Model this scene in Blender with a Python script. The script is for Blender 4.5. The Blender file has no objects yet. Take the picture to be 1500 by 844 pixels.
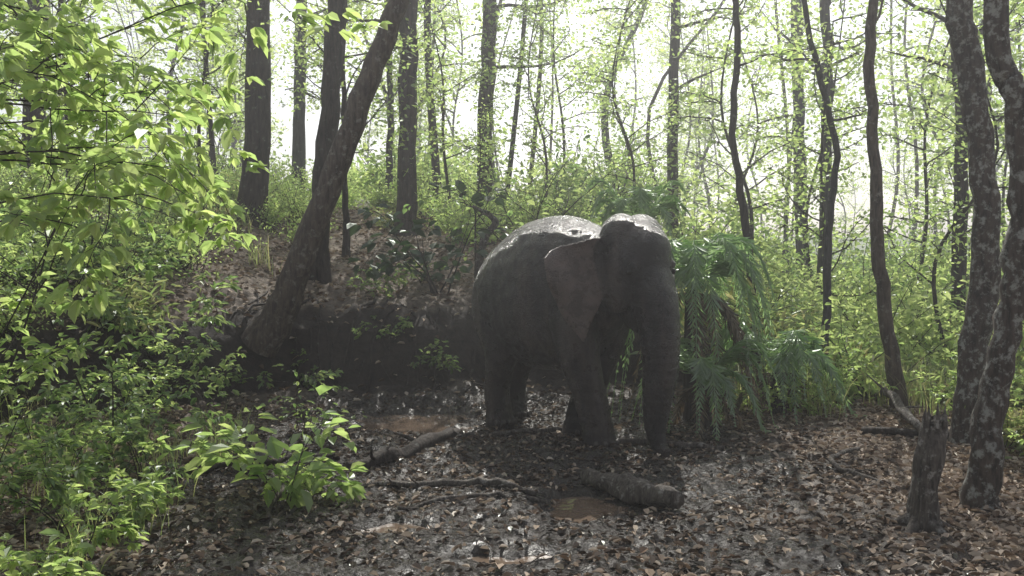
import bpy, math, numpy as np
from mathutils import Vector
rng=np.random.default_rng(7)
C=bpy.context.scene.collection
# ------------------------------------------------------------ helpers
def hash2(ix,iy,s): 
    v=np.sin(ix*127.1+iy*311.7+s*74.7)*43758.5453
    return v-np.floor(v)
def vn(x,y,s=0):
    x=np.asarray(x,float);y=np.asarray(y,float)
    ix=np.floor(x);iy=np.floor(y);fx=x-ix;fy=y-iy
    fx=fx*fx*(3-2*fx);fy=fy*fy*(3-2*fy)
    a=hash2(ix,iy,s);b=hash2(ix+1,iy,s);c=hash2(ix,iy+1,s);d=hash2(ix+1,iy+1,s)
    return (a*(1-fx)+b*fx)*(1-fy)+(c*(1-fx)+d*fx)*fy-.5
def sm(a,b,x):
    t=np.clip((np.asarray(x,float)-a)/(b-a),0,1);return t*t*(3-2*t)
PUD=[(-1.2,11.8,.8,1.05),(.6,7.85,.36,.5),(-.85,7.25,.26,.18),(0.05,6.5,.45,.17)]
def pq(x,y,px,py,a,b): return ((x-px)/a)**2+((y-py)/b)**2+1.0*vn(x*2.6,y*2.6,51)+.9*vn(x*6.5,y*6.5,52)+.5*vn(x*14,y*14,53)-.02
def H(x,y):
    x=np.asarray(x,float);y=np.asarray(y,float)
    y0=np.interp(x,[-14,-9,-6.5,-5,-3.6,-2.5,0,3,8],[6,8,9,10.8,12.8,13.5,13.7,14.5,18])
    s=y-y0+vn(x*.7,y*.7,3)*1.0
    prof=np.interp(s,[-3,-.9,0,.4,.8,3,7,12,30,80,200],[0,.02,.2,.9,1.2,1.8,2.6,3.0,4.0,6,10])
    mask=1-.93*sm(.8,5.5,x-(y-14)*.10)
    h=prof*mask+.02*np.maximum(y-14,0)*(1-mask)
    bk=np.exp(-((y-y0-.3)/1.2)**2)*mask
    near=np.exp(-((x/9)**2+((y-9)/8)**2))
    h=h+vn(x*.35,y*.35,5)*.18*sm(13,30,y)*3+vn(x*1.3,y*1.3,6)*.07*near+vn(x*3.5,y*3.5,8)*(.055*near+.16*bk)+vn(x*8,y*8,9)*(.05*near+.08*bk)+vn(x*17,y*17,10)*.045*near
    for px,py,a,b in PUD:
        q=np.clip(pq(x,y,px,py,a,b),0,9)
        h=h-np.exp(-q*q*.9)*(.05+np.clip(h+.06,0,1))
    return h
def h1(x,y): return float(H(x,y))
class Geo:
    def __init__(s): s.V=[];s.F=[];s.M=[];s.n=0
    def add(s,v,f,m):
        s.V.append(v);s.F.append(np.asarray(f)+s.n);s.M.append(np.full(len(f),m));s.n+=len(v)
    def tube(s,pts,rad,seg=8,m=0,lump=0.,seed=0):
        pts=np.asarray(pts,float);rad=np.asarray(rad,float);n=len(pts)
        t=np.gradient(pts,axis=0);t/=np.linalg.norm(t,axis=1)[:,None]+1e-9
        ref=np.array([.31,.2,.05]) if abs(t[:,2]).mean()>.6 else np.array([0.05,.1,1.])
        u=np.cross(t,ref);u/=np.linalg.norm(u,axis=1)[:,None]+1e-9
        w=np.cross(t,u)
        a=np.linspace(0,2*np.pi,seg,endpoint=False)
        R=np.repeat(rad[:,None],seg,1)
        if lump: 
            I,J=np.meshgrid(np.arange(n),np.arange(seg),indexing='ij')
            R=R*(1+lump*2*(vn(np.cos(a)[J]*1.7+seed,I*.45+np.sin(a)[J]*1.7,seed)))
        v=pts[:,None]+R[...,None]*(np.cos(a)[None,:,None]*u[:,None]+np.sin(a)[None,:,None]*w[:,None])
        i=np.arange(n-1)[:,None]*seg;j=np.arange(seg)[None];k=(j+1)%seg
        f=np.stack([i+j,i+k,i+seg+k,i+seg+j],-1).reshape(-1,4)
        s.add(v.reshape(-1,3),f,m)
    def leaves(s,P,T,N,L,W,m=1,simple=False,fold=.12):
        P=np.asarray(P,float);n=len(P)
        if n==0:return
        T=T/(np.linalg.norm(T,axis=1)[:,None]+1e-9)
        B=np.cross(N,T);B/=np.linalg.norm(B,axis=1)[:,None]+1e-9
        N=np.cross(T,B);L=np.broadcast_to(L,(n,));W=np.broadcast_to(W,(n,))
        if simple: tp=np.array([[0,0,0],[.45,.5,0],[1,0,-.05],[.45,-.5,0]]);fc=[[0,1,2,3]]
        else: tp=np.array([[0,0,0],[.28,.46,fold],[.66,.40,fold*.7],[1,0,-.12],[.66,-.40,fold*.7],[.28,-.46,fold]]);fc=[[0,3,2,1],[0,5,4,3]]
        k=len(tp)
        v=P[:,None]+tp[None,:,0,None]*L[:,None,None]*T[:,None]+tp[None,:,1,None]*W[:,None,None]*B[:,None]+tp[None,:,2,None]*L[:,None,None]*N[:,None]
        f=(np.arange(n)[:,None,None]*k+np.array(fc)[None]).reshape(-1,4)
        s.add(v.reshape(-1,3),f,m)
    def mesh(s,name,mats,smooth=True):
        V=np.concatenate(s.V);F=np.concatenate(s.F);M=np.concatenate(s.M)
        me=bpy.data.meshes.new(name);me.vertices.add(len(V));me.vertices.foreach_set('co',V.astype(np.float32).ravel())
        me.loops.add(F.size);me.loops.foreach_set('vertex_index',F.astype(np.int32).ravel())
        me.polygons.add(len(F));me.polygons.foreach_set('loop_start',(np.arange(len(F))*4).astype(np.int32))
        me.polygons.foreach_set('material_index',M.astype(np.int32))
        me.polygons.foreach_set('use_smooth',np.array((M==0)&smooth))
        for m in mats: me.materials.append(m)
        me.update(calc_edges=True);return me
    def obj(s,name,mats,smooth=True): return ob(name,s.mesh(name,mats,smooth))
def ob(name,me,parent=None,loc=(0,0,0),rz=0,sc=1):
    o=bpy.data.objects.new(name,me);C.objects.link(o);o.location=loc;o.rotation_euler[2]=rz
    o.scale=(sc,)*3 if np.isscalar(sc) else sc
    if parent:o.parent=parent
    return o
def cr(pts,n):
    pts=np.asarray(pts,float);P=np.vstack([2*pts[0]-pts[1],pts,2*pts[-1]-pts[-2]]);out=[]
    for i in range(1,len(P)-2):
        for t in np.linspace(0,1,n,endpoint=False):
            out.append(.5*((2*P[i])+(-P[i-1]+P[i+1])*t+(2*P[i-1]-5*P[i]+4*P[i+1]-P[i+2])*t*t+(-P[i-1]+3*P[i]-3*P[i+1]+P[i+2])*t**3))
    out.append(P[-2]);return np.array(out)
def unit(v): v=np.asarray(v,float);return v/(np.linalg.norm(v)+1e-9)
# ------------------------------------------------------------ materials
def newmat(name):
    m=bpy.data.materials.new(name);m.use_nodes=True;nt=m.node_tree;nt.nodes.clear()
    return m,nt,lambda t,**k:_n(nt,t,**k),nt.links.new
def _n(nt,t,**k):
    n=nt.nodes.new(t)
    for a,b in k.items():
        if a[0]=='_': n.inputs[int(a[1:])].default_value=b
        else: setattr(n,a,b)
    return n
def ramp(N,stops):
    r=N('ShaderNodeValToRGB');e=r.color_ramp.elements
    while len(e)<len(stops): e.new(.5)
    for i,(p,c) in enumerate(stops): e[i].position=p;e[i].color=(*c,1)
    return r
def leafmat(name,cols,trans=1.9,tmix=.55,gloss=.08,rough=.38):
    m,nt,N,L=newmat(name)
    g=N('ShaderNodeNewGeometry');oi=N('ShaderNodeObjectInfo')
    ad=N('ShaderNodeMath',operation='MULTIPLY_ADD');ad.inputs[1].default_value=.8;L(g.outputs['Random Per Island'],ad.inputs[0])
    mu=N('ShaderNodeMath',operation='MULTIPLY',_1=.2);L(oi.outputs['Random'],mu.inputs[0]);L(mu.outputs[0],ad.inputs[2])
    n=len(cols);r=ramp(N,[(i/(n-1),c) for i,c in enumerate(cols)]);L(ad.outputs[0],r.inputs[0])
    d=N('ShaderNodeBsdfDiffuse');t=N('ShaderNodeBsdfTranslucent');gl=N('ShaderNodeBsdfGlossy');gl.inputs['Roughness'].default_value=rough
    gl.inputs['Color'].default_value=(.8,.85,.8,1)
    L(r.outputs[0],d.inputs[0])
    mm=N('ShaderNodeVectorMath',operation='MULTIPLY');mm.inputs[1].default_value=(trans,trans*.95,trans*.85);L(r.outputs[0],mm.inputs[0]);L(mm.outputs[0],t.inputs[0])
    a=N('ShaderNodeMixShader',_0=tmix);L(d.outputs[0],a.inputs[1]);L(t.outputs[0],a.inputs[2])
    b=N('ShaderNodeMixShader',_0=gloss);L(a.outputs[0],b.inputs[1]);L(gl.outputs[0],b.inputs[2])
    o=N('ShaderNodeOutputMaterial');L(b.outputs[0],o.inputs[0]);return m
def barkmat(name,dark,light,lich,amt=.62,sc=1.,ls=9.):
    m,nt,N,L=newmat(name)
    tc=N('ShaderNodeTexCoord');mp=N('ShaderNodeMapping');mp.inputs['Scale'].default_value=(14*sc,14*sc,2.5*sc);L(tc.outputs['Object'],mp.inputs[0])
    n1=N('ShaderNodeTexNoise');n1.inputs['Scale'].default_value=1.6;n1.inputs['Detail'].default_value=8;n1.inputs['Roughness'].default_value=.7;L(mp.outputs[0],n1.inputs[0])
    r1=ramp(N,[(.36,dark),(.66,light)]);L(n1.outputs[0],r1.inputs[0])
    n2=N('ShaderNodeTexNoise');n2.inputs['Scale'].default_value=ls*sc;n2.inputs['Detail'].default_value=7;n2.inputs['Roughness'].default_value=.72;L(tc.outputs['Object'],n2.inputs[0])
    r2=ramp(N,[(amt-.04,(0,0,0)),(amt+.06,(1,1,1))]);L(n2.outputs[0],r2.inputs[0])
    mx=N('ShaderNodeMixRGB');L(r2.outputs[0],mx.inputs[0]);L(r1.outputs[0],mx.inputs[1]);mx.inputs[2].default_value=(*lich,1)
    b=N('ShaderNodeBsdfPrincipled');b.inputs['Roughness'].default_value=.85;L(mx.outputs[0],b.inputs['Base Color'])
    bp=N('ShaderNodeBump',_0=1.);bp.inputs['Distance'].default_value=.05;L(n1.outputs[0],bp.inputs['Height']);L(bp.outputs[0],b.inputs['Normal'])
    o=N('ShaderNodeOutputMaterial');L(b.outputs[0],o.inputs[0]);return m
G_fresh=leafmat('leaf_fresh',[(.105,.165,.05),(.155,.225,.075),(.22,.275,.10),(.18,.245,.10)],3.3,.68)
G_mid=leafmat('leaf_mid',[(.055,.10,.03),(.095,.155,.05),(.145,.195,.07),(.18,.225,.09)],3.1,.6)
G_dark=leafmat('leaf_dark',[(.018,.04,.016),(.03,.06,.022),(.045,.08,.03)],1.6,.35,.08)
G_far_hazed=leafmat('leaf_far_hazed',[(.13,.19,.07),(.18,.235,.09),(.235,.28,.12),(.21,.26,.12)],3.3,.7)  # backlit distance haze painted into the leaf colour: paler, yellower greens
G_canopy=leafmat('leaf_canopy',[(.085,.13,.04),(.135,.195,.06),(.21,.255,.09)],3.3,.68)
G_grass=leafmat('grass_blade',[(.09,.15,.05),(.17,.21,.08),(.26,.24,.13)],2.8,.6)
G_palm=leafmat('palm_leaf',[(.08,.14,.055),(.12,.19,.08),(.17,.24,.12)],3.3,.65,.14)
G_dry=leafmat('dry_leaf',[(.08,.055,.035),(.15,.11,.065),(.24,.18,.12),(.34,.28,.21)],1.3,.35,.06)
G_litter=leafmat('litter_leaf',[(.07,.046,.033),(.20,.14,.10),(.39,.31,.24),(.58,.50,.42),(.29,.18,.115)],.9,.14,.02,.4)
G_wetlit=leafmat('wet_leaf',[(.02,.014,.011),(.065,.045,.033),(.16,.115,.085),(.32,.26,.21)],.7,.08,.05,.3)
B_dark=barkmat('bark_dark',(.018,.014,.012),(.09,.07,.058),(.17,.17,.15),.62)
B_lich=barkmat('bark_lichen',(.025,.02,.017),(.13,.10,.08),(.34,.34,.31),.55,1.,12)
B_warm=barkmat('bark_warm',(.035,.025,.02),(.17,.13,.10),(.25,.23,.2),.59)
B_far_hazed=barkmat('bark_far_hazed',(.035,.035,.035),(.11,.10,.095),(.18,.18,.17),.62)  # lighter, greyer bark: aerial haze on far trunks is put into the colour
B_dead=barkmat('dead_wood',(.03,.024,.02),(.2,.17,.145),(.36,.34,.31),.58,1.5)
def groundmat():
    m,nt,N,L=newmat('forest_floor')
    tc=N('ShaderNodeTexCoord')
    def nz(s,d=6,r=.6):
        n=N('ShaderNodeTexNoise');n.inputs['Scale'].default_value=s;n.inputs['Detail'].default_value=d;n.inputs['Roughness'].default_value=r;L(tc.outputs['Object'],n.inputs[0]);return n
    a=nz(9,8,.7);fine=nz(26,6,.75)
    r=ramp(N,[(.3,(.07,.05,.037)),(.5,(.18,.135,.10)),(.72,(.36,.29,.225))]);L(a.outputs[0],r.inputs[0])
    r2=ramp(N,[(.35,(.015,.0115,.010)),(.75,(.075,.058,.048))]);L(a.outputs[0],r2.inputs[0])
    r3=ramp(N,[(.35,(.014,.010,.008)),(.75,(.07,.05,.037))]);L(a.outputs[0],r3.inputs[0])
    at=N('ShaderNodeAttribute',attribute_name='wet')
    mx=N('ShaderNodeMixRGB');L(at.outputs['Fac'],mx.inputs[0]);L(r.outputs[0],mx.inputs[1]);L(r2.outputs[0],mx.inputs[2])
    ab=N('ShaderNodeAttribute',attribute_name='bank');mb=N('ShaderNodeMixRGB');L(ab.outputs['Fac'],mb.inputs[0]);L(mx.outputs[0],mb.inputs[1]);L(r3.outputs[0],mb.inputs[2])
    gr=N('ShaderNodeAttribute',attribute_name='green');mg=N('ShaderNodeMixRGB');L(gr.outputs['Fac'],mg.inputs[0]);L(mb.outputs[0],mg.inputs[1]);mg.inputs[2].default_value=(.10,.14,.05,1)
    b=N('ShaderNodeBsdfPrincipled');L(mg.outputs[0],b.inputs['Base Color']);b.inputs['Specular IOR Level'].default_value=.7
    rr=N('ShaderNodeMapRange');rr.inputs[1].default_value=.42;rr.inputs[2].default_value=.6;rr.inputs[3].default_value=.13;rr.inputs[4].default_value=.45;L(fine.outputs[0],rr.inputs[0])
    rm=N('ShaderNodeMixRGB');L(at.outputs['Fac'],rm.inputs[0]);rm.inputs[1].default_value=(.9,.9,.9,1);L(rr.outputs[0],rm.inputs[2]);L(rm.outputs[0],b.inputs['Roughness'])
    ad=N('ShaderNodeMath',operation='ADD');L(a.outputs[0],ad.inputs[0]);L(fine.outputs[0],ad.inputs[1])
    bp=N('ShaderNodeBump',_0=.8);bp.inputs['Distance'].default_value=.06;L(ad.outputs[0],bp.inputs['Height']);L(bp.outputs[0],b.inputs['Normal'])
    o=N('ShaderNodeOutputMaterial');L(b.outputs[0],o.inputs[0]);return m
# ------------------------------------------------------------ ground
def axis(a,b,n0,lo,hi,g=1.12):
    c=list(np.linspace(a,b,n0));st=(b-a)/(n0-1);s=st
    while c[-1]<hi: s*=g;c.append(c[-1]+s)
    s=st
    while c[0]>lo: s*=g;c.insert(0,c[0]-s)
    return np.array(c)
xs=axis(-6,6,400,-300,300);ys=axis(5,16,380,-120,500)
X,Y=np.meshgrid(xs,ys,indexing='ij');Z=H(X,Y)
g=Geo();nx,ny=X.shape;i=np.arange(nx-1)[:,None]*ny;j=np.arange(ny-1)[None]
g.add(np.stack([X,Y,Z],-1).reshape(-1,3),np.stack([i+j,i+ny+j,i+ny+j+1,i+j+1],-1).reshape(-1,4),0)
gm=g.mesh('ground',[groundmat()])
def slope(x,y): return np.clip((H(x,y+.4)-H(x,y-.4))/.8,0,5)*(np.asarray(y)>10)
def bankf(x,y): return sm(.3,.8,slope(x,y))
def wetf(x,y): return np.clip(1.5*np.exp(-(((x+.2)/3.0)**4+((y-9.6)/4.3)**4))+vn(x*1.1,y*1.1,21)*.9*np.exp(-((x/4.5)**2+((y-9)/5)**2)),0,1)*(1-bankf(x,y))
def setat(n,v):
    at=gm.attributes.new(n,'FLOAT','POINT');at.data.foreach_set('value',v.ravel().astype(np.float32))
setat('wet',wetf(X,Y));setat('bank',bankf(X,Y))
setat('green',np.clip(sm(15,24,Y)*sm(-2,6,X)+sm(24,34,Y),0,1))
ob('ground',gm)
m,nt,N,L=newmat('muddy_water');b=N('ShaderNodeBsdfPrincipled');b.inputs['Base Color'].default_value=(.15,.11,.082,1);b.inputs['Roughness'].default_value=.04
tc=N('ShaderNodeTexCoord');n1=N('ShaderNodeTexNoise');n1.inputs['Scale'].default_value=9;L(tc.outputs['Object'],n1.inputs[0]);bp=N('ShaderNodeBump',_0=.12);bp.inputs['Distance'].default_value=.02;L(n1.outputs[0],bp.inputs['Height']);L(bp.outputs[0],b.inputs['Normal'])
o=N('ShaderNodeOutputMaterial');L(b.outputs[0],o.inputs[0]);WAT=m
for px,py,a,bb in PUD:
    g=Geo();th=np.linspace(0,2*np.pi,33)[:-1];rings=[0.01,.5,1.0,1.2];wz=-.072
    v=np.array([[px+r*a*math.cos(t),py+r*bb*math.sin(t),wz] for r in rings for t in th]);f=[[k*32+q,k*32+(q+1)%32,(k+1)*32+(q+1)%32,(k+1)*32+q] for k in range(3) for q in range(32)]
    g.add(v,f,0);g.obj('mud_puddle',[WAT])
def litter(n,x0,x1,y0,y1,dens,smin,smax,lift=.012):
    x=rng.uniform(x0,x1,n);y=rng.uniform(y0,y1,n);k=rng.random(n)<dens(x,y);x=x[k];y=y[k];n=len(x)
    z=H(x,y)+rng.uniform(0,lift,n)
    a=rng.uniform(0,6.28,n);T=np.stack([np.cos(a),np.sin(a),rng.normal(0,.3,n)],-1);Nn=np.stack([rng.normal(0,.35,n),rng.normal(0,.35,n),np.ones(n)],-1)
    s=rng.uniform(smin,smax,n);return np.stack([x,y,z],-1),T,Nn,s,s*rng.uniform(.4,.75,n)
g=Geo()
def dens(x,y):
    d=(1-.9*wetf(x,y))*(1-.8*bankf(x,y))
    d=d*(H(x,y)>-.06)
    return d*(.4+1.2*(vn(x*1.4,y*1.4,31)+.5))
def densw(x,y): return (wetf(x,y)>.3)*(H(x,y)>-.05)*(.12+.75*(vn(x*1.7,y*1.7,33)+.5))
for a in [(80000,-7,7.5,5,12.5,dens,.03,.095),(30000,-9,9,12.5,24,dens,.06,.13),(6000,-12,14,1,5,dens,.05,.1)]:
    P,T,Nn,s,wd=litter(*a);g.leaves(P,T,Nn,s,wd,0,fold=.2)
P,T,Nn,s,wd=litter(30000,-4,4,5,13.5,densw,.03,.085,.01);g.leaves(P,T,Nn,s,wd,1,fold=.2)
o=g.obj('leaf_litter',[G_litter,G_wetlit],smooth=False)
# ------------------------------------------------------------ trees
def cluster(g,c,r,n,size,m=1,flat=.6,simple=True,asp=.55):
    P=c+rng.normal(0,1,(n,3))*np.array([r,r,r*flat]);T=rng.normal(0,1,(n,3))*[1,1,.5]+[0,0,-.25];Nn=rng.normal(0,.7,(n,3))+[0,0,.7]
    s=rng.uniform(.65,1.25,n)*size;g.leaves(P,T,Nn,s,s*asp,m,simple)
def crown(g,path,z0,nb,blen,leaf,nl,spread=.42,r0=.05,simple=True):
    zs=path[:,2]
    for k in range(nb):
        zz=z0+(zs[-1]-z0)*(k+rng.random())/nb;i=int(np.argmin(abs(zs-zz)));p=path[i].copy()
        a=rng.uniform(0,6.28);d=unit([math.cos(a),math.sin(a),rng.uniform(.1,.7)]);bl=blen*rng.uniform(.5,1.2)
        pts=[p]
        for q in range(6): d=unit(d+rng.normal(0,.16,3)+[0,0,.02]);pts.append(pts[-1]+d*bl/6)
        g.tube(pts,np.linspace(r0,.008,7),5,0)
        for q in range(2,7):
            for e in range(2):
                dd=unit(rng.normal(0,1,3)*[1,1,.5]);c=pts[q]+dd*rng.uniform(.2,.8)*bl*.28
                g.tube([pts[q],(pts[q]+c)/2+rng.normal(0,.03,3),c],[.01,.007,.004],4,0)
                cluster(g,c,spread*rng.uniform(.6,1.2),int(nl*rng.uniform(.5,1.4)),leaf,simple=simple)
def tree(name,pts,rad,bark,leaf,crownargs=None,seg=14,lump=.12,ivy=None,flare=1.5,top=None):
    pts=[list(p) for p in pts];pts[0][2]=h1(pts[0][0],pts[0][1])-.15
    if top: pts.append(top);rad=list(rad)+[rad[-1]*.4]
    path=cr(pts,7);R=cr(np.array(rad)[:,None]*np.ones((1,3)),7)[:,0]
    path[2:,:2]+=rng.normal(0,.015,(len(path)-2,2))
    R=R*(1+(flare-1)*np.exp(-(path[:,2]-path[0,2])/.3))
    g=Geo();g.tube(path,np.maximum(R,.01),seg,0,lump,rng.integers(99))
    if crownargs: crown(g,path,**crownargs)
    if ivy:
        z0,z1,n,s=ivy
        for q in range(n):
            zz=rng.uniform(z0,z1);i=int(np.argmin(abs(path[:,2]-zz)));cluster(g,path[i]+rng.normal(0,.2,3)*[1,1,.8],.16,16,s)
    return g.obj(name,[bark,leaf])
cz=dict(nb=8,blen=2.4,leaf=.12,nl=24)
tree('leaning_tree',[(-3.4,13.2,0),(-3.1,13.1,1.2),(-2.68,13,2.2),(-2.1,12.9,3.65),(-1.65,12.9,4.8),(-1.1,12.9,6.4)],[.2,.185,.17,.155,.135,.12],B_warm,G_canopy,dict(z0=6.4,nb=4,blen=2.2,leaf=.12,nl=20),top=(-.2,13,9.5))
tree('forest_tree',[(-4.75,18,0),(-4.65,18,4),(-4.55,18,7)],[.27,.24,.2],B_dark,G_canopy,dict(z0=5.2,**cz),top=(-4.2,18,12),ivy=(5,9,14,.12))
tree('forest_tree',[(-3.05,15.2,0),(-2.95,15.2,2.6),(-2.8,15.2,4.2),(-2.65,15.2,6.5)],[.18,.165,.15,.14],B_dark,G_canopy,dict(z0=6.5,nb=5,blen=2.4,leaf=.12,nl=22),top=(-2.5,15,11))
tree('forest_tree',[(-2.05,19,0),(-2.02,19,4),(-1.95,19,7.5)],[.2,.18,.16],B_dark,G_canopy,dict(z0=5.4,**cz),top=(-1.7,19,13),ivy=(3.2,8,40,.11))
tree('forest_tree',[(-.62,22,0),(-.6,22,5),(-.5,22,8)],[.19,.17,.15],B_dark,G_canopy,dict(z0=5.6,**cz),top=(-.4,22,14),ivy=(3.4,8,60,.12))
tree('forest_tree',[(-5.85,27,0),(-5.8,27,6),(-5.7,27,9)],[.19,.17,.15],B_far_hazed,G_far_hazed,dict(z0=5.5,**cz),top=(-5.5,27,15))
tree('slender_tree',[(-2.87,17,0),(-2.87,17,3),(-2.9,17,5)],[.065,.055,.04],B_dark,G_fresh,dict(z0=3.6,nb=7,blen=1.2,leaf=.1,nl=16,spread=.25,r0=.02),top=(-2.8,17,7.5))
tree('slender_tree',[(-3.05,24,0),(-2.95,24,5),(-3.0,24,8)],[.1,.08,.07],B_far_hazed,G_far_hazed,dict(z0=5,nb=9,blen=1.6,leaf=.12,nl=20,spread=.3,r0=.03),top=(-2.9,24,12))
tree('forest_tree',[(3.95,24,0),(3.9,24,4.5),(3.95,24,8)],[.15,.13,.12],B_dark,G_far_hazed,dict(z0=5.6,**cz),top=(4,24,13),ivy=(2.5,6,24,.12))
tree('slender_tree',[(3.78,15,0),(3.6,15,2.2),(3.35,15,3.8),(3.42,15,5.2),(3.3,15,6.6)],[.08,.065,.055,.05,.04],B_dark,G_fresh,dict(z0=4.8,nb=6,blen=1.6,leaf=.1,nl=16,spread=.3,r0=.02),seg=10,top=(3.2,15,9))
tree('slender_tree',[(4.98,12.5,0),(4.72,12.5,1.4),(4.6,12.5,2.8),(4.52,12.5,4.6),(4.6,12.5,6)],[.1,.085,.075,.065,.055],B_warm,G_fresh,dict(z0=4.4,nb=5,blen=1.6,leaf=.1,nl=16,spread=.3,r0=.02),seg=10,top=(4.5,12.5,9))
tree('slender_tree',[(4.45,14,0),(4.5,14,2),(4.55,14,3.6),(4.1,14,5.6)],[.07,.055,.045,.035],B_far_hazed,G_fresh,dict(z0=3.8,nb=6,blen=1.4,leaf=.1,nl=16,spread=.3,r0=.02),seg=8,top=(3.9,14,8))
tree('lichen_tree',[(4.78,10.3,0),(4.85,10.3,.9),(4.95,10.3,1.8),(4.9,10.3,2.9),(4.72,10.3,4.1),(4.62,10.3,5)],[.16,.148,.142,.135,.13,.125],B_lich,G_canopy,dict(z0=6.4,nb=4,blen=2.2,leaf=.11,nl=22),top=(4.5,10.3,9.5))
tree('lichen_tree',[(3.7,7.7,0),(3.76,7.7,.7),(3.92,7.7,1.6),(3.98,7.7,2.4),(3.9,7.7,3.2),(3.74,7.7,4)],[.125,.115,.108,.1,.095,.09],B_lich,G_canopy,dict(z0=5.8,nb=4,blen=2.,leaf=.1,nl=22),top=(3.5,7.7,8.5))
tree('forest_tree',[(-10,20.5,0),(-9.9,20.5,5),(-9.7,20.5,8)],[.26,.22,.2],B_dark,G_canopy,dict(z0=4.8,**cz),top=(-9.6,20.5,13))
tree('forest_tree',[(8.3,28,0),(8.1,28,6),(8.0,28,9)],[.19,.16,.14],B_far_hazed,G_far_hazed,dict(z0=6,**cz),top=(8,28,15))
tree('forest_tree',[(8.1,18,0),(8.2,18,4),(8.0,18,7)],[.14,.12,.1],B_dark,G_far_hazed,dict(z0=4.4,**cz),top=(8,18,11),ivy=(1,6,20,.12))
tree('forest_tree',[(6.6,21,0),(6.7,21,5),(6.6,21,8)],[.12,.11,.1],B_far_hazed,G_far_hazed,dict(z0=5,**cz),top=(6.6,21,12))
forest=bpy.data.objects.new('distant_forest',None);C.objects.link(forest)
protos=[]
for k in range(6):
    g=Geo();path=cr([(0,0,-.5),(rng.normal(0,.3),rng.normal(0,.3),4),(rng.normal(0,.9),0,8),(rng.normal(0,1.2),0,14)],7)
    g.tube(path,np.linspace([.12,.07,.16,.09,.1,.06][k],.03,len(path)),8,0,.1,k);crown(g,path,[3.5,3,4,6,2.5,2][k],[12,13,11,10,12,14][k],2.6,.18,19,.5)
    protos.append(g.mesh('distant_tree_mesh',[B_far_hazed,G_far_hazed]))
k=0
while k<66:
    y=26+52*rng.random();x=rng.uniform(-.75,.75)*y
    if y<32 and abs(x)<7: continue
    if -.04*y<x<.14*y and rng.random()<.7: continue
    k+=1
    ob('distant_tree',protos[rng.integers(6)],forest,(x,y,h1(x,y)),rng.uniform(0,6.28),rng.uniform(.65,1.2))
g=Geo()
for k in range(20):
    y=rng.uniform(22,50);x=rng.uniform(-.6,.65)*y;r=rng.uniform(.04,.13);z=h1(x,y)-.2
    p=cr([(x,y,z),(x+rng.normal(0,.5),y,z+5),(x+rng.normal(0,.8),y,z+10),(x+rng.normal(0,1.),y,z+15)],5);g.tube(p,np.linspace(r,r*.5,len(p)),7,0,.1,k)
o=g.obj('distant_trunks',[B_dark]);o.parent=forest
us=bpy.data.objects.new('understory_trees',None);C.objects.link(us)
up=[]
for k in range(4):
    g=Geo();path=cr([(0,0,-.3),(rng.normal(0,.2),rng.normal(0,.2),2),(rng.normal(0,.45),rng.normal(0,.3),4),(rng.normal(0,.7),0,6.5)],6)
    g.tube(path,np.linspace(.045,.012,len(path)),7,0,.1,k);crown(g,path,1.3,17,1.3,.11,11,.26,.018)
    up.append(g.mesh('understory_mesh',[B_dark,G_fresh]))
for (x,y,s) in [(-7.2,16,.9),(-6.3,20,1),(-8.8,18,1.1),(-1.2,20.5,.85),(.7,21,.8),(2.3,19.5,.8),(1.3,25,1.),(5.4,17,.9),(6.8,15,.9),(5.0,21,1.1),(8.9,22,1.2),(7.5,13.5,.8),(-4.2,23,1),(-11,21,1.2),(3.2,27,1.),(10.5,19,1),(-7,12.5,.8),(-2.6,27,1.2),(11.5,26,1.3),(6.0,26,1.2),(-8,26,1.3),(-.6,16.3,.42),(7.6,24,1.2)]:
    ob('understory_tree',up[rng.integers(4)],us,(x,y,h1(x,y)),rng.uniform(0,6.28),s)
# ------------------------------------------------------------ undergrowth
ug=bpy.data.objects.new('undergrowth',None);C.objects.link(ug)
def bushmesh(mat,leaf,n,seed,tall=1.,asp=.5):
    g=Geo()
    for k in range(n):
        a=rng.uniform(0,6.28);d=unit([math.cos(a)*.6,math.sin(a)*.6,rng.uniform(.3,1.1)*tall]);L=rng.uniform(.6,1.3)*tall**.5;p=np.array([rng.normal(0,.2),rng.normal(0,.2),-.05]);pts=[p]
        for q in range(7): d=unit(d+rng.normal(0,.15,3)+[0,0,-.07]);pts.append(pts[-1]+d*L/7)
        g.tube(pts,np.linspace(.011,.003,8),4,0)
        for q in range(2,8): cluster(g,pts[q],.12,6,leaf,flat=.7,simple=False,asp=asp)
    return g.mesh('bush_mesh',[B_dark,mat])
bm=[bushmesh(G_fresh,.11,26,0),bushmesh(G_mid,.09,30,1),bushmesh(G_far_hazed,.13,28,2,1.5),bushmesh(G_fresh,.08,34,3,1.8),bushmesh(G_mid,.14,20,4,1.2),bushmesh(G_grass,.2,24,5,1.3,.14)]
def scat(n,fx,fy,sc,ids,par=ug,cond=None):
    k=0
    while k<n:
        y=rng.uniform(*fy);x=rng.uniform(*fx)*(1 if cond is None else 1)
        if cond and not cond(x,y): continue
        k+=1;ob('bush',bm[ids[rng.integers(len(ids))]],par,(x,y,h1(x,y)),rng.uniform(0,6.28),rng.uniform(*sc))
scat(74,(2.2,13),(13.5,22),(.6,1.35),[0,2,3,2,5,1],cond=lambda x,y:x>2.6 and x<y*.62)
scat(86,(-22,30),(22,42),(1.,2.1),[2,3,0,1],cond=lambda x,y:abs(x)<y*.7)
scat(40,(-14,-2),(16.5,24),(.4,.85),[0,3,0,5,1],cond=lambda x,y:True)
scat(12,(-2.2,2),(18,22),(.5,.9),[0,3,0])
scat(34,(-9.5,-4.6),(10,16),(.4,.9),[0,3,5,1,4])
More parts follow.
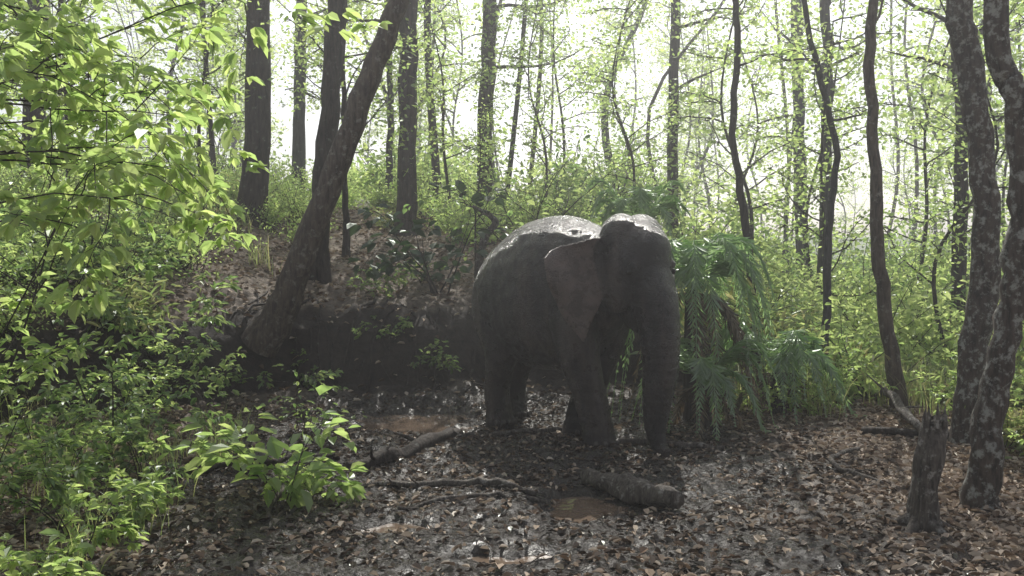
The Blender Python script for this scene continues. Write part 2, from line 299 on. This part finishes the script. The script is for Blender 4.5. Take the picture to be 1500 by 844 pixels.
scat(14,(5.2,8.5),(9,13.5),(.4,.8),[0,3,5])
# ------------------------------------------------------------ near plants
def grow(g,p,d,L,r,depth,leaf,nl,droop,asp=.5,m=1,comp=3,nsub=4):
    pts=[np.array(p,float)];d=unit(d);dirs=[d]
    for q in range(8): d=unit(d+rng.normal(0,.11,3)+[0,0,-droop/8]);pts.append(pts[-1]+d*L/8);dirs.append(d)
    g.tube(pts,np.linspace(r,r*.3,9),5,0)
    if depth>0:
        for k in range(nsub):
            i=rng.integers(3,9);s=unit(np.cross(dirs[i],rng.normal(0,1,3))*[1,1,.6]);grow(g,pts[i],dirs[i]*.6+s*.9,L*rng.uniform(.35,.55),r*.5,depth-1,leaf,nl,droop,asp,m,comp,nsub)
    P=[];T=[];NN=[];S=[]
    for k in range(nl):
        t=rng.uniform(1.5,8);i=int(t);f=t-i;pp=pts[i]*(1-f)+pts[min(i+1,8)]*f;sd=unit(np.cross(dirs[i],[0,0,1])+rng.normal(0,.2,3))*(1 if k%2 else -1)
        pd=unit(sd+dirs[i]*.6+rng.normal(0,.25,3));pe=pp+pd*leaf*.5
        g.tube([pp,pe],[.0015,.001],3,0)
        nn=unit(rng.normal(0,.35,3)+[0,0,1])
        for c in range(comp):
            an=(c-(comp-1)/2)*.95;sdv=np.cross(nn,pd);P.append(pe);T.append(unit(pd*math.cos(an)+sdv*math.sin(an)+[0,0,-.25]+rng.normal(0,.1,3)));NN.append(nn+rng.normal(0,.15,3));S.append(leaf*rng.uniform(.6,1.15)*(1 if c==comp//2 else .8))
    g.leaves(np.array(P),np.array(T),np.array(NN),np.array(S),np.array(S)*asp,m)
def plant(name,x,y,mat,stems,Ls,leaf,nl,depth=1,droop=.5,up=1.4,asp=.5,comp=3,nsub=4,r=.01,bark=B_dark,lean=(0,0)):
    g=Geo()
    for k in range(stems):
        a=rng.uniform(0,6.28);grow(g,(x+rng.normal(0,.05*Ls),y+rng.normal(0,.05*Ls),h1(x,y)-.03),[math.cos(a)*.6+lean[0],math.sin(a)*.6+lean[1],up],Ls*rng.uniform(.7,1.15),r,depth,leaf,nl,droop,asp,1,comp,nsub)
    return g.obj(name,[bark,mat])
for (px,py,Lh,b0) in [(-3.15,4.7,3.9,1.5),(-3.4,5.4,4.4,1.6),(-3.7,6.2,4.8,1.7),(-4.6,7.0,5.2,1.5)]:
    g=Geo();pts=[np.array([px,py,-.1])];d=unit([.03,.03,1.6])
    for q in range(10): d=unit(d+rng.normal(0,.05,3));pts.append(pts[-1]+d*Lh/10)
    g.tube(pts,np.linspace(.02,.01,11),7,0,.1)
    for q in range(6,11):
        for e in range(2):
            a=rng.uniform(-.8,.8)
            grow(g,pts[q],[math.cos(a),math.sin(a)*.6,rng.uniform(-.05,.4)],b0*rng.uniform(.6,1.1),.007,1,.125,7,.4,.55,1,3,4)
    g.obj('young_broadleaf_tree',[B_dark,G_fresh])
plant('sapling',-4.2,7.2,G_fresh,4,3.2,.12,10,2,.4,2.2,.55,3,3,.012)
plant('sapling',-3.9,8.8,G_mid,3,2.5,.10,10,2,.4,2.2,.5,3,3,.010)
plant('sapling',-5.1,9.4,G_fresh,4,3.0,.10,10,2,.4,2.2,.5,3,3,.012)
plant('sapling',-3.25,6.3,G_mid,2,1.5,.085,10,2,.5,1.6,.5,3,3,.007)
for (x,y,mt,s,L,lf) in [(-2.75,6.2,G_fresh,4,.6,.1),(-3.1,6.9,G_mid,6,.8,.08),(-2.75,7.3,G_fresh,4,.5,.1),(-3.6,7.7,G_fresh,7,1.0,.1),(-3.1,8.3,G_mid,5,.7,.09),(-3.5,9.5,G_mid,6,.9,.09),(-4.3,8.6,G_mid,7,1.1,.1),(-2.75,5.5,G_fresh,4,.45,.1),(-4.2,10.8,G_fresh,8,1.1,.1),(-4.1,12,G_mid,7,.9,.09)]:
    plant('shrub',x,y,mt,s,L,lf,8,1,.7,1.2,.52,3,3,.006)
plant('broadleaf_seedling',-1.75,7.5,G_fresh,4,.95,.2,5,0,.7,2.0,.6,1,0,.005)
plant('broadleaf_seedling',-2.0,8.1,G_fresh,5,.85,.16,7,1,.6,1.2,.6,1,3,.005)
plant('broadleaf_seedling',-1.6,7.8,G_fresh,5,.5,.14,7,1,.7,.9,.6,1,3,.005)
plant('broadleaf_seedling',-2.3,10.8,G_mid,4,.8,.08,8,1,.6,1.6,.5,1,3,.005)
plant('broadleaf_seedling',-1.9,10.1,G_mid,3,.7,.08,7,0,.6,1.6,.5,1,3,.005)
for (x,y) in [(-2.6,13.3),(-1.7,13.7),(-.9,13.6),(-3.6,12.6),(-2.1,14.6),(-1.4,15.4)]:
    plant('bank_seedling',x,y,G_mid,5,.5,.08,7,1,.8,1.2,.5,3,2,.004)
plant('dark_leaved_shrub',-1.1,14.9,G_dark,6,1.7,.22,8,1,.9,1.8,.75,1,3,.015)
plant('dark_leaved_shrub',.3,16,G_mid,6,2.2,.14,10,1,.7,1.8,.6,1,3,.015)
for (x,y) in [(5.3,11.5),(5.8,10.2),(3.3,12.0),(4.0,13),(6.2,9),(5.2,8.7)]:
    plant('shrub',x,y,G_fresh,8,.8,.08,10,1,.7,1.2,.48,3,3,.006)
def tuft(g,x,y,n,L,w):
    for k in range(n):
        a=rng.uniform(0,6.28);l=L*rng.uniform(.5,1.1);ln=rng.uniform(.1,.8);px=x+rng.normal(0,.1);py=y+rng.normal(0,.1);z=h1(px,py)-.02
        t=np.linspace(0,1,6);pts=np.stack([px+math.cos(a)*l*ln*t**1.6,py+math.sin(a)*l*ln*t**1.6,z+l*(t-.45*ln*t**3)],-1)
        sd=np.array([-math.sin(a),math.cos(a),0])*w;ww=(1-t**2)[:,None]*sd+1e-4
        v=np.stack([pts-ww,pts+ww],1).reshape(-1,3);g.add(v,[[2*i,2*i+1,2*i+3,2*i+2] for i in range(5)],0)
g=Geo()
for k in range(60): tuft(g,rng.uniform(-5.5,-2.5),rng.uniform(5.3,11),24,.5,.004)
for k in range(80): tuft(g,rng.uniform(2.8,7.5),rng.uniform(11.8,16),26,.8,.006)
for k in range(50): tuft(g,rng.uniform(-9,-3.5),rng.uniform(14,20),22,.6,.006)
g.obj('grass',[G_grass],False)
# ------------------------------------------------------------ palm fronds
def frond(g,p,az,L,rise,fall,m,leafL=.34,n=46):
    t=np.linspace(0,1,14);hx=L*(.75*t-.12*t*t);z=rise*np.sin(t*math.pi*.62)*L*.62-fall*t**2.6*L
    d=np.array([math.cos(az),math.sin(az),0]);pts=np.array(p)+hx[:,None]*d+z[:,None]*np.array([0,0,1])
    gz=H(pts[:,0],pts[:,1])+.04;pts[:,2]=np.maximum(pts[:,2],gz)
    g.tube(pts,np.linspace(.012,.003,14),4,m)
    tt=np.linspace(.16,.99,n);P=np.stack([np.interp(tt,t,pts[:,i]) for i in range(3)],-1);D=np.gradient(P,axis=0);D/=np.linalg.norm(D,axis=1)[:,None]
    S=np.cross(D,[0,0,1]);S/=np.linalg.norm(S,axis=1)[:,None]+1e-6;Lf=leafL*(np.sin(np.clip(tt*1.0+.08,0,1)*math.pi)**.5*.9+.12)*rng.uniform(.7,1.1,n)
    for sg in (-1,1):
        T=S*sg*.75+D*.8+np.array([0,0,-.5])+rng.normal(0,.16,(n,3));g.leaves(P,T,np.cross(T,D)*sg*-1+rng.normal(0,.3,(n,3)),Lf,.02,m,False,.02)
def palm(name,x,y,zt,n,L,dry=0,leafL=.34,rs=(.5,1.1),fl=(.5,1.15)):
    g=Geo();z=h1(x,y);g.tube([(x,y,z-.1),(x,y,z+zt*.5),(x,y,z+zt)],[.1,.09,.07],10,0,.15)
    for k in range(n): frond(g,(x,y,z+zt),k*2.4+rng.normal(0,.2),L*rng.uniform(.75,1.15),rng.uniform(*rs),rng.uniform(*fl),1,leafL)
    for k in range(dry): frond(g,(x,y,z+zt*.95),rng.uniform(0,6.28),L*rng.uniform(.6,.9),.15,rng.uniform(1.2,1.6),2,leafL*.8)
    return g.obj(name,[B_dark,G_palm,G_dry])
palm('wild_palm',2.15,11.8,1.55,30,1.9,14,.24,(.5,1.1),(.85,1.5))
palm('wild_palm',1.9,14.8,1.15,16,1.3,3,.22,rs=(.9,1.4),fl=(.3,.9))
palm('wild_palm',3.3,12.2,.5,20,1.6,8,.22)
palm('wild_palm',2.15,11.0,.5,14,1.2,5,.2)
# ------------------------------------------------------------ dead wood
def log(name,pts,rad,mat=B_dead,twigs=0,seg=12,lump=.3,bury=.3):
    P=cr(pts,6);R=cr(np.array(rad)[:,None]*np.ones((1,3)),6)[:,0];P[:,2]+=H(P[:,0],P[:,1])+R*(1-bury)
    P=np.vstack([P[0],P,P[-1]]);R=np.concatenate([[.002],R,[.002]]);P[0]+= (P[1]-P[2])*.02;P[-1]+=(P[-2]-P[-3])*.02
    g=Geo();g.tube(P,R,seg,0,lump,rng.integers(99))
    for k in range(twigs):
        i=rng.integers(3,len(P)-3);d=unit(rng.normal(0,1,3)*[1,1,.3]+[0,0,.25]);L=rng.uniform(.15,.4);g.tube([P[i],P[i]+d*L*.5,P[i]+d*L+rng.normal(0,.03,3)],[R[i]*.45,R[i]*.3,.004],6,0,.2)
    return g.obj(name,[mat])
log('fallen_log',[(.65,8.6,0),(.9,8.15,.01),(1.12,7.8,.02),(1.27,7.5,.03)],[.06,.09,.09,.07],seg=16,lump=.4,bury=.1)
log('fallen_log',[(-1.5,8.9,0),(-1.1,9.6,0),(-.85,10.2,.02),(-.6,11.0,.02)],[.05,.065,.07,.04],B_dark,3,14)
log('fallen_branch',[(-1.5,8.35,0),(-.8,8.4,.01),(-.2,8.35,.02),(.2,8.1,0)],[.015,.028,.03,.02],B_dead,3)
log('fallen_branch',[(-3.1,8.7,0),(-2.4,8.9,.03),(-1.7,9.4,0)],[.02,.025,.015],B_dark,2)
log('fallen_branch',[(-1.87,8.4,.05),(-1.9,7.7,.02),(-1.82,7.3,0)],[.022,.026,.018],B_dead,0)
log('fallen_branch',[(.95,10.4,0),(1.5,10.15,.02),(2.15,9.9,0)],[.02,.035,.03],B_dead,1)
log('fallen_branch',[(-.9,7.7,0),(-.3,8.0,.01),(.3,7.9,.0)],[.012,.02,.012],B_dead,2)
log('curved_dead_branch',[(4.9,13.2,.05),(4.7,12.2,.22),(4.55,11.4,.15),(4.2,10.4,.25),(4.3,9.9,.02)],[.03,.045,.05,.045,.035],B_dead,2)
log('fallen_branch',[(3.2,8.4,0),(3.0,9.2,.03),(3.6,9.9,.02)],[.015,.025,.015],B_dead,3)
log('fallen_branch',[(1.1,10.8,0),(.2,10.9,.02),(-.6,10.7,0)],[.02,.025,.015],B_dead,1)
log('fallen_branch',[(3.9,10.9,0),(5.2,10.0,.05),(6.3,9.4,0)],[.04,.05,.04],B_dark,2)
log('dead_snag',[(-.45,15,0.1),(-.5,15,.45),(-.4,15,.85),(-.25,15,1.1),(-.6,15,1.35)],[.1,.07,.06,.05,.02],B_dead,4)
g=Geo()
for k in range(26):
    x=rng.uniform(-3.9,-.2);y=13.9+rng.uniform(-.2,.5);n=7;P=[];a=rng.uniform(-.5,.5)
    for q in range(n): yy=y-q*.16;xx=x+a*q*.2+rng.normal(0,.04);P.append((xx,yy,h1(xx,yy)+.02))
    g.tube(P,np.linspace(rng.uniform(.012,.03),.004,n),5,0,.2,k)
g.obj('bank_roots',[B_dark])
g=Geo()
for k in range(900):
    x=rng.uniform(-4,6);y=rng.uniform(5.3,13);a=rng.uniform(0,6.28);L=rng.uniform(.08,.4);q=np.array([[x,y],[x+math.cos(a)*L/2,y+math.sin(a)*L/2],[x+math.cos(a+.2)*L,y+math.sin(a+.2)*L]])
    z=H(q[:,0],q[:,1])+rng.uniform(.005,.03,3);g.tube(np.column_stack([q,z]),[.004,.004,.002],4,0)
g.obj('twigs',[B_dead])
g=Geo();z=h1(3.03,7.15);sp=cr([(3.0,7.15,z-.1),(3.02,7.15,z+.3),(3.05,7.15,z+.6),(3.09,7.15,z+.8)],5);g.tube(np.vstack([sp,sp[-1]-[0,0,.05]]),np.concatenate([np.linspace(.11,.08,len(sp)),[.01]]),18,0,.35,4)
for k in range(7):
    a=k*.9;b0=sp[-1]+[.07*math.cos(a),.07*math.sin(a),-.05];g.tube([b0,b0+[0,0,.06],b0+[.005,0,rng.uniform(.08,.2)]],[.025,.02,.002],5,0)
for k in range(5):
    a=k*1.3;g.tube([(3.0,7.15,z+.1),(3.0+.15*math.cos(a),7.15+.15*math.sin(a),z+.02),(3.0+.35*math.cos(a),7.15+.35*math.sin(a),z-.06)],[.06,.04,.01],7,0,.2)
g.obj('tree_stump',[B_dead])
# ------------------------------------------------------------ elephant
def loft(g,st,axis,seg=28):
    st=np.array(st,float);n=5;S=cr(st[:,:3],n);A=cr(np.column_stack([st[:,3],st[:,4],st[:,4]]),n)
    a=np.linspace(0,2*np.pi,seg,endpoint=False);V=[]
    rows=[(S[0],A[0]*.02)]+list(zip(S,A))+[(S[-1],A[-1]*.02)]
    T=np.gradient(S,axis=0)
    for k,(c,r) in enumerate(rows):
        t=T[min(max(k-1,0),len(T)-1)]
        if axis=='x': u=np.array([0,1,0]);w=np.array([0,0,1.])
        elif axis=='z': u=np.array([1,0,0]);w=np.array([0,1.,0])
        else: u=np.array([0,1.,0]);w=unit(np.cross(unit(t),u))
        for q in a: V.append(c+u*r[0]*math.cos(q)+w*r[1]*math.sin(q))
    V=np.array(V);m=len(rows);i=np.arange(m-1)[:,None]*seg;j=np.arange(seg)[None];k=(j+1)%seg
    g.add(V,np.stack([i+j,i+k,i+seg+k,i+seg+j],-1).reshape(-1,4),0)
def ell(g,c,r,rot=0):
    th=np.linspace(.03,math.pi-.03,16);g2=[]
    a=np.linspace(0,2*np.pi,24,endpoint=False)
    for t in th:
        for q in a:
            x=r[0]*math.sin(t)*math.cos(q);y=r[1]*math.sin(t)*math.sin(q);z=r[2]*math.cos(t)
            g2.append([c[0]+x*math.cos(rot)+z*math.sin(rot),c[1]+y,c[2]-x*math.sin(rot)+z*math.cos(rot)])
    m=16;i=np.arange(m-1)[:,None]*24;j=np.arange(24)[None];k=(j+1)%24
    g.add(np.array(g2),np.stack([i+j,i+24+j,i+24+k,i+k],-1).reshape(-1,4),0)
E=Geo()
loft(E,[(-1.98,0,1.42,.10,.16),(-1.92,0,1.40,.26,.36),(-1.75,0,1.42,.41,.55),(-1.45,0,1.47,.50,.70),(-1.1,0,1.51,.55,.82),(-.7,0,1.54,.56,.86),(-.35,0,1.56,.51,.83),(0,0,1.6,.42,.70),(.25,0,1.70,.32,.54),(.5,0,1.84,.27,.42)],'x')
def leg(pts): loft(E,pts,'z')
leg([(-.05,-.24,1.6,.28,.22),(0,-.29,1.25,.29,.23),(.06,-.27,.9,.24,.205),(.13,-.22,.6,.205,.18),(.19,-.18,.35,.185,.172),(.23,-.15,.14,.185,.175),(.24,-.14,.04,.205,.195),(.24,-.14,-.04,.205,.195)])
leg([(-.1,.24,1.6,.28,.22),(-.12,.28,1.25,.28,.22),(-.18,.25,.9,.23,.2),(-.25,.19,.6,.2,.18),(-.32,.13,.35,.182,.17),(-.35,.10,.14,.185,.175),(-.35,.10,.04,.205,.195),(-.35,.10,-.04,.205,.195)])
leg([(-1.55,-.2,1.6,.3,.26),(-1.45,-.26,1.2,.34,.23),(-1.33,-.27,.88,.25,.19),(-1.42,-.25,.58,.175,.155),(-1.47,-.24,.36,.155,.145),(-1.42,-.23,.12,.165,.155),(-1.4,-.23,.04,.185,.175),(-1.4,-.23,-.04,.185,.175)])
leg([(-1.6,.2,1.6,.3,.26),(-1.58,.26,1.2,.34,.23),(-1.55,.27,.88,.25,.19),(-1.72,.25,.58,.175,.155),(-1.8,.24,.36,.155,.145),(-1.76,.23,.12,.165,.155),(-1.74,.23,.04,.185,.175),(-1.74,.23,-.04,.185,.175)])
ell(E,(.62,0,1.88),(.36,.37,.46),.25)
ell(E,(.55,-.13,2.15),(.25,.21,.24));ell(E,(.55,.13,2.15),(.25,.21,.24))
ell(E,(.78,0,1.97),(.2,.28,.28),.3)
ell(E,(.58,-.22,1.66),(.24,.16,.26));ell(E,(.58,.22,1.66),(.24,.16,.26))
ell(E,(.84,-.24,1.88),(.09,.075,.06));ell(E,(.84,.24,1.88),(.09,.075,.06))
loft(E,[(.52,0,1.5,.18,.17),(.64,0,1.36,.14,.14),(.74,0,1.25,.09,.09),(.8,0,1.19,.04,.04)],'t')
ell(E,(.84,-.15,1.48),(.1,.08,.19));ell(E,(.84,.15,1.48),(.1,.08,.19))
loft(E,[(.72,0,1.90,.28,.2),(.87,0,1.66,.25,.2),(.95,0,1.42,.222,.2),(.98,0,1.15,.205,.195),(.98,0,.88,.185,.18),(.95,0,.62,.158,.155),(.92,0,.38,.125,.122),(.93,0,.2,.097,.097),(.99,0,.07,.08,.074),(1.08,0,.035,.062,.052)],'t')
loft(E,[(-1.93,0,1.55,.07,.07),(-2.03,0,1.35,.045,.045),(-2.05,0,1.0,.032,.032),(-2.03,0,.72,.028,.028)],'t',12)
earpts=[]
def ear(sg):
    nu,nv=16,22;V=[]
    for side in (0,1):
        for a in range(nu):
            for b in range(nv):
                u=a/(nu-1);v=b/(nv-1)
                A=np.array([.46,.34*sg,2.16])*(1-v)+np.array([.58,.36*sg,1.60])*v
                ext=np.interp(v,[0,.1,.3,.55,.8,1],[.22,.44,.60,.56,.42,.22])
                drop=np.interp(v,[0,.3,.6,1],[.02,-.06,-.22,-.50])
                p=A+u*ext*np.array([-.48,.87*sg,0])+np.array([0,0,drop*u])
                p+=np.array([.05,.06*sg,0])*math.sin(u*math.pi*.9+.2)+np.array([.8,.5*sg,0])*.04*math.sin(v*9+u*4)*u
                if v<.18: p+=np.array([.14,.03*sg,-.06])*u*(1-v/.18)
                th=.025*(1-.45*u);p+=np.array([.86,.45*sg,0])*th*(1 if side else -1);V.append(p)
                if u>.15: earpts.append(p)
    n=nu*nv;F=[]
    for a in range(nu-1):
        for b in range(nv-1):
            q=[a*nv+b,a*nv+b+1,(a+1)*nv+b+1,(a+1)*nv+b];F.append(q);F.append([n+k for k in q[::-1]])
    bd=[(a,0) for a in range(nu)]+[(nu-1,b) for b in range(1,nv)]+[(a,nv-1) for a in range(nu-2,-1,-1)]+[(0,b) for b in range(nv-2,0,-1)]
    ids=[a*nv+b for a,b in bd]
    for k in range(len(ids)): x0=ids[k];x1=ids[(k+1)%len(ids)];F.append([x0,x1,n+x1,n+x0])
    E.add(np.array(V),F,0)
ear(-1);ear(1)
m,nt,N,L=newmat('elephant_hide')
tc=N('ShaderNodeTexCoord')
def tex(t,s,src=None,**k):
    n=N(t)
    n.inputs['Scale'].default_value=s
    for a,b in k.items(): n.inputs[a].default_value=b
    L((src or tc.outputs['Object']),n.inputs['Vector']);return n
mp=N('ShaderNodeMapping');mp.inputs['Scale'].default_value=(1,1,2.2);L(tc.outputs['Object'],mp.inputs[0])
mv=N('ShaderNodeMapping');mv.inputs['Scale'].default_value=(1,1,.3);L(tc.outputs['Object'],mv.inputs[0])
n1=tex('ShaderNodeTexNoise',2.6,mv.outputs[0],Detail=8,Roughness=.68);n2=tex('ShaderNodeTexNoise',30.,mp.outputs[0],Detail=6,Roughness=.65);v1=tex('ShaderNodeTexVoronoi',55.,mp.outputs[0]);v1.feature='DISTANCE_TO_EDGE'
n3=tex('ShaderNodeTexNoise',7.,None,Detail=5,Roughness=.6)
r=ramp(N,[(.38,(.011,.008,.008)),(.5,(.030,.022,.021)),(.62,(.085,.062,.053))]);L(n1.outputs[0],r.inputs[0])
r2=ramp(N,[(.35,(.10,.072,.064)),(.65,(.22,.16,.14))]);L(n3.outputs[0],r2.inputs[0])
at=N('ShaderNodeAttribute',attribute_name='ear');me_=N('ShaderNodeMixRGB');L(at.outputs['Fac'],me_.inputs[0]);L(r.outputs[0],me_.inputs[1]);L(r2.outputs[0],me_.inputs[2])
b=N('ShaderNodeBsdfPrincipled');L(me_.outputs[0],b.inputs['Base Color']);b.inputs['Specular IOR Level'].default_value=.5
rr=ramp(N,[(.42,(.25,.25,.25)),(.6,(.55,.55,.55))]);L(n3.outputs[0],rr.inputs[0]);L(rr.outputs[0],b.inputs['Roughness'])
b.inputs['Coat Weight'].default_value=.4;b.inputs['Coat Roughness'].default_value=.15
mn=N('ShaderNodeMath',operation='MINIMUM',_1=.1);L(v1.outputs['Distance'],mn.inputs[0])
ad=N('ShaderNodeMath',operation='MULTIPLY_ADD');ad.inputs[1].default_value=4.;L(mn.outputs[0],ad.inputs[0]);L(n2.outputs[0],ad.inputs[2])
bp=N('ShaderNodeBump',_0=.9);bp.inputs['Distance'].default_value=.025;L(ad.outputs[0],bp.inputs['Height']);L(bp.outputs[0],b.inputs['Normal']);L(bp.outputs[0],b.inputs['Coat Normal'])
o=N('ShaderNodeOutputMaterial');L(b.outputs[0],o.inputs[0]);HIDE=m
tmp=E.obj('tmp_el',[HIDE])
md=tmp.modifiers.new('r','REMESH');md.mode='VOXEL';md.voxel_size=.018;md.use_smooth_shade=True
ms=tmp.modifiers.new('s','SMOOTH');ms.factor=.5;ms.iterations=6
dg=bpy.context.evaluated_depsgraph_get();em=bpy.data.meshes.new_from_object(tmp.evaluated_get(dg));bpy.data.objects.remove(tmp)
em.name='asian_elephant';nvt=len(em.vertices);co=np.empty(nvt*3,np.float32);no=np.empty(nvt*3,np.float32);em.vertices.foreach_get('co',co);em.vertices.foreach_get('normal',no);co=co.reshape(-1,3);no=no.reshape(-1,3)
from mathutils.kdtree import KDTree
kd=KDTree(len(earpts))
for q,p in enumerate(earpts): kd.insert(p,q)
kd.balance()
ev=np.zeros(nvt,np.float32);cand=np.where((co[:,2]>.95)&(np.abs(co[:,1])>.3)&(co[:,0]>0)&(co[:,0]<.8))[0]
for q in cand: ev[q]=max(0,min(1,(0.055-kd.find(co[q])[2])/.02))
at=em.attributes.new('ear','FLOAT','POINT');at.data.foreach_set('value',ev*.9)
tr=np.clip((co[:,0]-.75)*8,0,1)*np.clip((1.6-co[:,2])*4,0,1)
d=tr*.0022*np.sin(co[:,2]*75+3*vn(co[:,1]*6,co[:,2]*5,2))*(.5+vn(co[:,2]*3,co[:,1]*3,9)+.5)+.016*vn(co[:,0]*4+co[:,1]*2,co[:,2]*4,3)+.007*vn(co[:,0]*11,co[:,2]*11+co[:,1]*6,4)+.004*vn(co[:,0]*26+co[:,1]*9,co[:,2]*26,5)
legm=np.clip((.9-co[:,2])*3,0,1)*(1-tr);d+=legm*.0025*np.sin(co[:,2]*55+6*vn(co[:,0]*5,co[:,1]*5,6))
d*=(1-.7*ev)
co=co+no*d[:,None];em.vertices.foreach_set('co',co.ravel());em.update()
em.materials.clear();em.materials.append(HIDE)
for p in em.polygons: p.use_smooth=True
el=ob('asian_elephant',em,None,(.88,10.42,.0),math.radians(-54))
g=Geo()
for sg in (-1,1): ell(g,(.85,.30*sg,1.81),(.034,.026,.03))
me=g.mesh('eyes',[]);m,nt,N,L=newmat('eye');b=N('ShaderNodeBsdfPrincipled');b.inputs['Base Color'].default_value=(.015,.01,.008,1);b.inputs['Roughness'].default_value=.15;o=N('ShaderNodeOutputMaterial');L(b.outputs[0],o.inputs[0]);me.materials.append(m);ob('eyes',me,el)
g=Geo()
for fx,fy,fr in [(.24,-.14,.2),(-.35,.10,.2),(-1.4,-.23,.18),(-1.74,.23,.18)]:
    for a in (-.9,-.45,0,.45,.9): ell(g,(fx+fr*math.cos(a),fy+fr*.95*math.sin(a),.045),(.025,.03,.035))
me=g.mesh('toenails',[]);m,nt,N,L=newmat('toenail');b=N('ShaderNodeBsdfPrincipled');b.inputs['Base Color'].default_value=(.07,.058,.05,1);b.inputs['Roughness'].default_value=.5;o=N('ShaderNodeOutputMaterial');L(b.outputs[0],o.inputs[0]);me.materials.append(m);ob('toenails',me,el)
# ------------------------------------------------------------ forest haze (a real low-density air volume over the whole place)
m,nt,N,L=newmat('forest_haze');vs=N('ShaderNodeVolumeScatter');vs.inputs['Density'].default_value=.0042;vs.inputs['Anisotropy'].default_value=.65;vs.inputs['Color'].default_value=(.97,.98,1,1);o=N('ShaderNodeOutputMaterial');L(vs.outputs[0],o.inputs[1])
g=Geo();bx=[(-70,-15,-2),(70,-15,-2),(70,100,-2),(-70,100,-2),(-70,-15,16),(70,-15,16),(70,100,16),(-70,100,16)]
g.add(np.array(bx,float),[[0,3,2,1],[4,5,6,7],[0,1,5,4],[1,2,6,5],[2,3,7,6],[3,0,4,7]],0);g.obj('forest_haze',[m],False)
# ------------------------------------------------------------ light
az,elv=math.radians(7),math.radians(46)
sd=Vector((math.sin(az)*math.cos(elv),math.cos(az)*math.cos(elv),math.sin(elv)))
sl=bpy.data.lights.new('sun','SUN');sl.energy=5;sl.angle=math.radians(.5);sl.color=(1,.97,.9);so=bpy.data.objects.new('sun',sl);C.objects.link(so);so.rotation_euler=sd.to_track_quat('Z','Y').to_euler()
W=bpy.data.worlds.new('World');bpy.context.scene.world=W;W.use_nodes=True;nt=W.node_tree;nt.nodes.clear()
sk=nt.nodes.new('ShaderNodeTexSky');sk.sky_type='NISHITA';sk.sun_disc=False;sk.sun_elevation=elv;sk.sun_rotation=az;sk.dust_density=2.5;sk.air_density=1.0;sk.ozone_density=2
hs=nt.nodes.new('ShaderNodeHueSaturation');hs.inputs['Saturation'].default_value=.35
bg=nt.nodes.new('ShaderNodeBackground');bg.inputs[1].default_value=.15;ou=nt.nodes.new('ShaderNodeOutputWorld');nt.links.new(sk.outputs[0],hs.inputs['Color']);nt.links.new(hs.outputs[0],bg.inputs[0]);nt.links.new(bg.outputs[0],ou.inputs[0])
cam=bpy.data.cameras.new('camera');cam.lens=34.6;cam.clip_end=2000;co_=bpy.data.objects.new('camera',cam);C.objects.link(co_);co_.location=(0,0,2.0);co_.rotation_euler=(math.radians(90-2.07),0,0)
sc=bpy.context.scene;sc.camera=co_;sc.view_settings.view_transform='Standard';sc.view_settings.look='None';sc.view_settings.exposure=0
